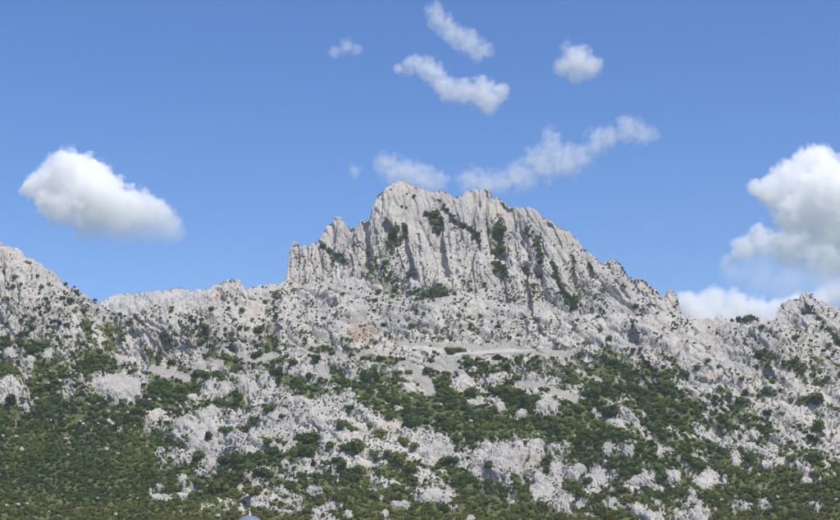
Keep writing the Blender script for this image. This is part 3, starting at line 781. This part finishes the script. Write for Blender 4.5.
for n, (a, b, w, h, t) in enumerate(OUTC):
    s = surf(a, b+h*0.55)
    if s is None: continue
    p, z, k = s; m = z/F
    hgt = min(3.4, 0.2*h*m+0.7)
    tl = -math.radians(t) if abs(t) <= 50 else 0
    o = outcrop_mesh('rock_outcrop', n+1, w*m, a, b, w*1.1, h*1.1, hgt, math.radians(abs(t)*0.6+15), 110 if w > 12 else 64 if w > 6 else 40, tl*0.5)
    tag(o, OL[n], 'outcrop', 'limestone outcrops in the scrub')
BOUL = [(3,436,1.6),(15.5,436,2),(21,449,2.2),(66,440,2.6),(106,449,2.4),(116,458,1.2),(7,505,2),(18,505,2.4),(21.5,507,1.5),(27,504,2),(31,490,1.2),(97.5,499,1.7),(130,495.5,1.4),(138,498,1.9),(116,514,1.9),(37,519,1.2),(42,513,1.2),(68,455,1.8),
 (180,511,1.5),(190,514,1.2),(218,516,2.4),(573,437,2.6),(604,461,2.4),(720,499.5,2.2),(835,500,2.2),(92,376,3),(53,421,2.8),(37,399,2.5),(30,377,2.4),(40,375,2),(50,371,1.6),(62,354,2.2),(72,349,2),(86,349.5,1.6),(78,360,2),(60,381,2.2),(66,379,1.8),
 (72,383,2.4),(64,388,2.4),(58,393,2),(70,373,1.6),(75,378,1.8),(48,383,1.6),(37,383,1.6),(108,412,3),(118,413,2.5),(125,398,2.6),(136,396,2),(98,404,2),(128,412,2),(109,421,3),(112,424,2.4),(135,426,1.8),(98,423,1.6),(83,423,1.6),(80,421,1.6),
 (440,404,1.6),(452,415,1.4),(496,426,1.8),(441,405,1.5),(470,421,2.4),(455,400,1.5),(159,399,2),(149,400,2),(158,428,2.2),(170,412,1.6),(147,446,1.4),(260,398,1.4),(268,398,1.2),(735,496,2),(777,497,2.2),(750,505,2.4),(790,486,1.8),(830,471,1.6)]
bi = [(n, a, b, ('chunky' if r > 2 else 'tiny')+' white') for n, (a, b, r) in enumerate(BOUL)]
BL = label_all(bi, 'boulder')
BME = [rock_mesh('boulder', 70+k, 1.0, 0.85, (0.8, 0.6, 0.9, 0.7)[k], 3, dip=0.5, cell=0.9, amp=0.22) for k in range(4)]
boulders = []
for n, (a, b, r) in enumerate(BOUL):
    s = surf(a, b+r*0.4)
    if s is None: continue
    p, z, k = s; m = z/F
    o = bpy.data.objects.new('boulder', BME[n]) if n < 4 else boulders[n % 4].copy()
    COL.objects.link(o); boulders.append(o)
    o.location = (p[0], p[1]-1.2, p[2]+0.35*r*m+0.3); o.scale = (r*m*1.1,)*3; o.rotation_euler = (random.uniform(-.3, .3), random.uniform(-.3, .3), random.uniform(0, 6.28))
    tag(o, BL[n], 'boulder', 'white boulders lying in the scrub')

# ------------------------------------------------------------------ chapel whose dome shows at the bottom edge
def lathe(name, prof, seg, material, parent=None, loc=(0, 0, 0)):
    bm = bmesh.new(); rings = []
    for r, z in prof:
        if r < 1e-4: rings.append([bm.verts.new((0, 0, z))])
        else: rings.append([bm.verts.new((r*math.cos(2*math.pi*i/seg), r*math.sin(2*math.pi*i/seg), z)) for i in range(seg)])
    for a, b in zip(rings[:-1], rings[1:]):
        for i in range(seg):
            j = (i+1) % seg
            if len(a) == 1 and len(b) == 1: continue
            if len(a) == 1: bm.faces.new((a[0], b[i], b[j]))
            elif len(b) == 1: bm.faces.new((a[i], a[j], b[0]))
            else: bm.faces.new((a[i], a[j], b[j], b[i]))
    bmesh.ops.recalc_face_normals(bm, faces=bm.faces)
    for f in bm.faces: f.smooth = seg > 12
    me = bpy.data.meshes.new(name); bm.to_mesh(me); bm.free(); me.materials.append(material)
    o = bpy.data.objects.new(name, me); COL.objects.link(o); o.parent = parent; o.location = loc
    return o
def box(name, sx, sy, sz, loc, material, parent, bev=0.02):
    bm = bmesh.new(); bmesh.ops.create_cube(bm, size=1)
    for v in bm.verts: v.co = (v.co.x*sx, v.co.y*sy, v.co.z*sz)
    bmesh.ops.bevel(bm, geom=bm.edges[:], offset=bev, segments=2, affect='EDGES')
    me = bpy.data.meshes.new(name); bm.to_mesh(me); bm.free(); me.materials.append(material)
    o = bpy.data.objects.new(name, me); COL.objects.link(o); o.parent = parent; o.location = loc
    return o
CD = 262.0
ctop = at(np.array(249.8), np.array(515.6), np.array(CD)); m = CD/F
Rd = 15.7*m
cx_, cz_ = float(ctop[0]), float(ctop[2])
gz = float(ground_z(np.array(0.0), np.array(CD)))-0.4
ch = bpy.data.objects.new('chapel', None); COL.objects.link(ch); ch.location = (cx_, CD, gz)
tag(ch, 'chapel with a blue-grey dome and cream finial, cut off by the bottom edge', 'chapel')
H = cz_-gz; zd = H-Rd        # dome springs here
dome = lathe('dome', [(Rd*math.cos(t), Rd*math.sin(t)) for t in np.linspace(0, math.pi/2-0.001, 24)]+[(0, Rd)], 48, M_LEAD, ch, (0, 0, zd))
for k in range(12):
    bm = bmesh.new(); prev = None
    for t in np.linspace(0.0, 1.45, 18):
        c, s = math.cos(t), math.sin(t)
        ring = [bm.verts.new(((Rd+o_)*c, w_, (Rd+o_)*s)) for o_, w_ in ((-.03, -.05), (.05, -.03), (.05, .03), (-.03, .05))]
        if prev:
            for a in range(4): bm.faces.new((prev[a], prev[(a+1) % 4], ring[(a+1) % 4], ring[a]))
        prev = ring
    me = bpy.data.meshes.new('seam'); bm.to_mesh(me); bm.free(); me.materials.append(M_LEAD)
    o = bpy.data.objects.new('seam', me); COL.objects.link(o); o.parent = dome; o.rotation_euler = (0, 0, k*math.pi/6+0.13)
lathe('cornice', [(Rd-.1, -.5), (Rd+.1, -.5), (Rd+.28, -.3), (Rd+.32, -.12), (Rd+.32, -.02), (Rd-.1, -.02)], 48, M_CREAM, ch, (0, 0, zd))
drum = lathe('drum', [(Rd-.05, -2.6), (Rd-.05, -.5)], 48, M_PLASTER, ch, (0, 0, zd))
for k in range(8):
    a = k*math.pi/4
    w = box('window', 0.12, 0.7, 1.3, ((Rd-.02)*math.cos(a), (Rd-.02)*math.sin(a), -1.6), M_DARK, drum); w.rotation_euler = (0, 0, a)
zb = zd-2.6
box('wall', 2*Rd+1.4, 2*Rd+1.4, zb, (0, 0, zb/2), M_PLASTER, ch)
box('eaves', 2*Rd+1.9, 2*Rd+1.9, 0.22, (0, 0, zb+0.115), M_CREAM, ch)
door = box('door', 1.1, 0.12, 2.2, (0, -(Rd+0.72), 1.3), M_WOOD, ch)
box('handle', 0.05, 0.08, 0.16, (0.4, -0.09, 0), M_GILT, door, 0.01)
fin = lathe('finial', [(0.30, -0.08), (0.30, 0.02), (0.21, 0.06), (0.2, 0.16), (0.25, 0.2), (0.2, 0.26), (0.13, 0.36), (0.1, 0.42), (0.16, 0.5), (0.17, 0.57), (0.13, 0.64), (0.05, 0.7), (0.03, 0.74), (0, 0.75)], 24, M_CREAM, ch, (0, 0, H))
bm = bmesh.new()
for sx, sz, zc in ((0.055, 0.42, 0.93), (0.27, 0.055, 0.99)):
    r = bmesh.ops.create_cube(bm, size=1)
    for v in r['verts']: v.co = (v.co.x*sx, v.co.y*0.05*(1.1 if sx > .1 else 1), v.co.z*sz+zc)
me = bpy.data.meshes.new('cross'); bm.to_mesh(me); bm.free(); me.materials.append(M_GILT)
o = bpy.data.objects.new('cross', me); COL.objects.link(o); o.parent = fin

# ------------------------------------------------------------------ olive-brown tree whose top just shows at the bottom edge
def broad_tree(x, y, top, rad, seed, label):
    r = random.Random(seed); base = float(ground_z(np.array(float(x)), np.array(float(y))))-0.2
    root = bpy.data.objects.new('broadleaf_tree', None); COL.objects.link(root); root.location = (x, y, base)
    tag(root, label, 'tree'); h = top-base
    bm = bmesh.new()
    def limb(p, q, a, b):
        d = (q-p).normalized(); e = d.orthogonal().normalized(); f = d.cross(e); rr_ = []
        for c, w in ((p, a), ((p+q)/2+Vector((r.uniform(-.2, .2), r.uniform(-.2, .2), 0)), (a+b)/2), (q, b)):
            rr_.append([bm.verts.new(c+(e*math.cos(k*math.pi/4)+f*math.sin(k*math.pi/4))*w) for k in range(8)])
        for u_, w_ in zip(rr_[:-1], rr_[1:]):
            for k in range(8): bm.faces.new((u_[k], u_[(k+1) % 8], w_[(k+1) % 8], w_[k]))
    fork = Vector((0, 0, h*0.35)); limb(Vector((0, 0, 0)), fork, 0.38, 0.28)
    lobes = []
    for k in range(16):
        a = r.uniform(0, 6.28); d = rad*r.uniform(0.1, 0.82)
        c = Vector((d*math.cos(a), d*math.sin(a), h-1.5-r.uniform(0, h*0.35)-1.4*(d/rad)**2)); lobes.append((c, r.uniform(1.1, 1.9)))
        if k < 9: limb(fork, c, 0.14, 0.04)
    lobes.append((Vector((0, 0, h-1.6)), 1.6))
    me = bpy.data.meshes.new('trunk'); bm.to_mesh(me); bm.free(); me.materials.append(M_WOOD)
    o = bpy.data.objects.new('trunk', me); COL.objects.link(o); o.parent = root
    vs, fs = [], []
    for c, q in lobes:
        for _ in range(420):
            d = Vector((r.gauss(0, 1), r.gauss(0, 1), r.gauss(0, 1))).normalized()
            p = c + Vector((d.x, d.y, d.z*0.8))*q*r.uniform(0.6, 1.08)
            n = (d+Vector((r.uniform(-.8, .8), r.uniform(-.8, .8), r.uniform(-.5, .9)))).normalized()
            t = n.orthogonal().normalized(); t.rotate(Matrix.Rotation(r.uniform(0, 6.28), 3, n)); b = n.cross(t); s_ = r.uniform(.08, .17); k = len(vs)
            vs += [p+t*s_, p+b*s_*.7, p-t*s_, p-b*s_*.7]; fs.append((k, k+1, k+2, k+3))
    me = bpy.data.meshes.new('crown'); me.from_pydata([tuple(v) for v in vs], [], fs); me.materials.append(M_TREE)
    o = bpy.data.objects.new('crown', me); COL.objects.link(o); o.parent = root
M_TREE = foliage_material('olive_brown_leaves', (0.075, 0.075, 0.02), (0.10, 0.085, 0.022), (0.06, 0.08, 0.02), (0.09, 0.08, 0.02))
for uu, vt, rp, DD, lb in ((612, 511.5, 27, 300, 'brownish olive treetop rising over the bottom edge below the chain of crags'), (566, 516, 18, 306, 'smaller olive treetop at the bottom edge, left of the brownish one')):
    q_ = at(np.array(float(uu)), np.array(float(vt)), np.array(float(DD)))
    broad_tree(float(q_[0]), DD, float(q_[2]), rp*DD/F, uu, lb)

# ------------------------------------------------------------------ haze
def haze_box(dens, col):
    x0, x1, y0, y1, z0, z1 = -1700, 1700, -60, 4200, -8, 760
    bm = bmesh.new(); bmesh.ops.create_cube(bm, size=1)
    for v in bm.verts:
        v.co = ((v.co.x+.5)*(x1-x0)+x0, (v.co.y+.5)*(y1-y0)+y0, (v.co.z+.5)*(z1-z0)+z0)
    me = bpy.data.meshes.new('haze'); bm.to_mesh(me); bm.free()
    m, nt, N, L = mat('haze_air'); out = nd(nt, 'ShaderNodeOutputMaterial'); pv = nd(nt, 'ShaderNodeVolumePrincipled')
    pv.inputs['Color'].default_value = (*col, 1); pv.inputs['Density'].default_value = dens; pv.inputs['Anisotropy'].default_value = 0.2
    L.new(pv.outputs[0], out.inputs['Volume']); me.materials.append(m)
    o = bpy.data.objects.new('haze', me); COL.objects.link(o)
    return tag(o, kind='stuff')
HAZE_ON = True
if HAZE_ON: haze_box(0.000065, (0.84, 0.90, 1.0))

# ------------------------------------------------------------------ clouds: real volumes beyond the mountain
def cloud(label, D, dens, blobs, grow=1.0, nscale=0.02, wisp=0.5, gain=3.0, aniso=-0.12, depth=0.9, seed=0, step=0.4, floor=None):
    m = D/F
    B = []
    r0 = random.Random(seed)
    cu = sum(b[0] for b in blobs)/len(blobs); cv = sum(b[1] for b in blobs)/len(blobs)
    O = at(np.array(cu), np.array(cv), np.array(float(D)))
    for u, v, r in blobs:
        p = at(np.array(u), np.array(v), np.array(D+r0.uniform(-.4, .4)*r*m)) - O
        B.append((p, r*m*grow))
    bm = bmesh.new()
    for p, r in B:
        g = bmesh.ops.create_icosphere(bm, subdivisions=2, radius=r*1.22)
        for v in g['verts']: v.co = (v.co.x+p[0], v.co.y*depth+p[1], v.co.z+p[2])
    me = bpy.data.meshes.new('cloud'); bm.to_mesh(me); bm.free()
    o = bpy.data.objects.new('cloud', me); COL.objects.link(o); o.location = O
    rm = o.modifiers.new('union', 'REMESH'); rm.mode = 'VOXEL'; rm.voxel_size = max(3.0, 0.16*min(r for p, r in B))
    dg = bpy.context.evaluated_depsgraph_get(); me2 = bpy.data.meshes.new_from_object(o.evaluated_get(dg))
    o.modifiers.clear(); o.data = me2
    mt, nt, N, L = mat('cloud_vapour'); out = nd(nt, 'ShaderNodeOutputMaterial'); pv = nd(nt, 'ShaderNodeVolumePrincipled')
    pv.inputs['Color'].default_value = (0.997, 0.998, 1.0, 1); pv.inputs['Anisotropy'].default_value = aniso
    co = nd(nt, 'ShaderNodeTexCoord').outputs['Object']
    wv = nd(nt, 'ShaderNodeTexNoise'); wv.inputs['Scale'].default_value = nscale*0.6; wv.inputs['Detail'].default_value = 2
    L.new(co, wv.inputs['Vector'])
    off = nd(nt, 'ShaderNodeVectorMath', operation='MULTIPLY_ADD')
    rmean = sum(r for p, r in B)/len(B)
    L.new(wv.outputs['Color'], off.inputs[0]); off.inputs[1].default_value = (rmean*.7,)*3; 
    sh = nd(nt, 'ShaderNodeVectorMath', operation='SUBTRACT'); L.new(co, sh.inputs[0]); sh.inputs[1].default_value = (rmean*.35,)*3
    L.new(sh.outputs[0], off.inputs[2]); pos = off.outputs[0]
    acc = None
    for p, r in B:
        d = nd(nt, 'ShaderNodeVectorMath', operation='DISTANCE'); L.new(pos, d.inputs[0]); d.inputs[1].default_value = p
        x = mth(nt, 'MULTIPLY', d.outputs['Value'], -1.0/r)
        if acc is None: acc = x
        else:
            n = nd(nt, 'ShaderNodeMath', operation='SMOOTH_MAX'); L.new(acc, n.inputs[0]); L.new(x, n.inputs[1]); n.inputs[2].default_value = 0.25; acc = n.outputs[0]
    acc = mth(nt, 'ADD', acc, 1.0)
    nz = noise_node(nt, co, nscale, 9, 0.66, 0.0)
    nz = mth(nt, 'MULTIPLY', mth(nt, 'SUBTRACT', nz, 0.5), 2.6*wisp)
    x = mth(nt, 'ADD', acc, nz)
    if floor is not None:    # flat, thin underside
        sx = nd(nt, 'ShaderNodeSeparateXYZ'); L.new(co, sx.inputs[0])
        f = ramp(nt, sx.outputs[2], floor[0]*m, floor[1]*m, 0.0, 1.0)
    x = mth(nt, 'MULTIPLY', x, gain)
    c = nd(nt, 'ShaderNodeClamp'); L.new(x, c.inputs[0])
    y = mth(nt, 'MULTIPLY', c.outputs[0], dens)
    if floor is not None: y = mth(nt, 'MULTIPLY', y, f)
    L.new(y, pv.inputs['Density']); L.new(pv.outputs[0], out.inputs['Volume'])
    mt.cycles.volume_step_rate = step
    me2.materials.clear(); me2.materials.append(mt)
    tag(o, label, 'cloud', 'clouds in the blue sky')
    return o
CLOUDS_ON = True
if CLOUDS_ON:
    cloud('thin veil of cloud under the tall billowing cloud', 7600, 0.0022, [(735,272,14),(760,276,20),(790,282,22),(825,284,24),(860,284,28)], 1.4, 0.012, 0.8, 1.5, seed=12, step=.7)
    cloud('big white heap of cloud floating above the left ridge', 5200, 0.03, [(68,172,22),(48,188,20),(86,186,28),(107,203,25),(130,210,22),(150,217,21),(166,231,17),(120,222,26),(60,204,22),(32,188,10),(90,220,24),(150,234,18),(24,190,6)], 1.15, 0.026, 0.72, 4, seed=1, floor=(-50, 30))
    cloud('tall billowing white cloud cut off by the right edge of the view', 6500, 0.024, [(815,164,20),(792,182,22),(828,190,28),(754,187,8),(772,192,15),(800,212,26),(838,228,30),(742,250,14),(762,242,16),(728,262,8),(790,248,22),(822,262,24),(856,195,38),(856,262,30),(890,220,45)], 1.12, 0.02, 0.72, 4.0, seed=2, floor=(-85, 25))
    cloud('low bank of pale cloud peeping over the crest right of the cliffs', 7500, 0.02, [(690,306,15),(712,302,13),(735,307,15),(756,311,13),(776,311,11),(700,318,17),(725,322,15),(765,322,15),(800,308,14),(820,304,12)], 1.35, 0.013, 0.8, 1.7, seed=3, step=.6)
    cloud('faint pinkish cloud scrap behind the pointed spire', 7500, 0.012, [(835,293,12),(850,291,14),(868,294,14)], 1.35, 0.013, 0.8, 1.5, seed=4, step=.6)
    cloud('small puff of cloud alone high in the sky', 4800, 0.021, [(576,58,13),(565,64,9),(588,66,10),(578,72,8)], 1.5, 0.02, 1.0, 1.4, seed=5, step=.6)
    cloud('S-shaped wisp of cloud above the summit', 4800, 0.021, [(402,70,6),(410,66,7),(420,64,8),(430,69,9),(437,76,9),(442,84,9),(449,89,9),(457,91,9),(467,92,10),(483,94,13),(491,103,9),(499,93,8)], 1.45, 0.03, 1.3, 1.5, depth=0.8, seed=6, step=.6)
    cloud('ragged slanting wisp at the top of the sky', 4800, 0.015, [(434,10,7),(438,18,9),(446,26,9),(452,32,9),(461,38,9),(470,43,10),(483,49,8),(478,55,7)], 1.45, 0.03, 1.3, 1.5, depth=0.8, seed=7, step=.6)
    cloud('tiny wisp of cloud high in the left of centre', 4800, 0.010, [(334,51,6),(346,46,7),(356,50,5)], 1.45, 0.03, 1.3, 1.5, depth=0.8, seed=8, step=.6)
    cloud('torn cloud drifting behind the left shoulder of the summit', 5200, 0.010, [(355,171,6),(384,163,9),(394,170,12),(409,174,13),(425,180,12),(438,181,9)], 1.45, 0.03, 1.3, 1.5, depth=0.8, seed=9, step=.6)
    cloud('long ragged cloud rising to the right from behind the summit', 5200, 0.010, [(470,180,11),(485,183,11),(502,182,11),(520,176,13),(542,164,15),(552,148,11),(550,136,8),(566,160,14),(583,157,10),(598,141,11),(612,136,10),(629,128,11),(641,134,9),(651,134,7)], 1.45, 0.03, 1.3, 1.5, depth=0.8, seed=10, step=.6)
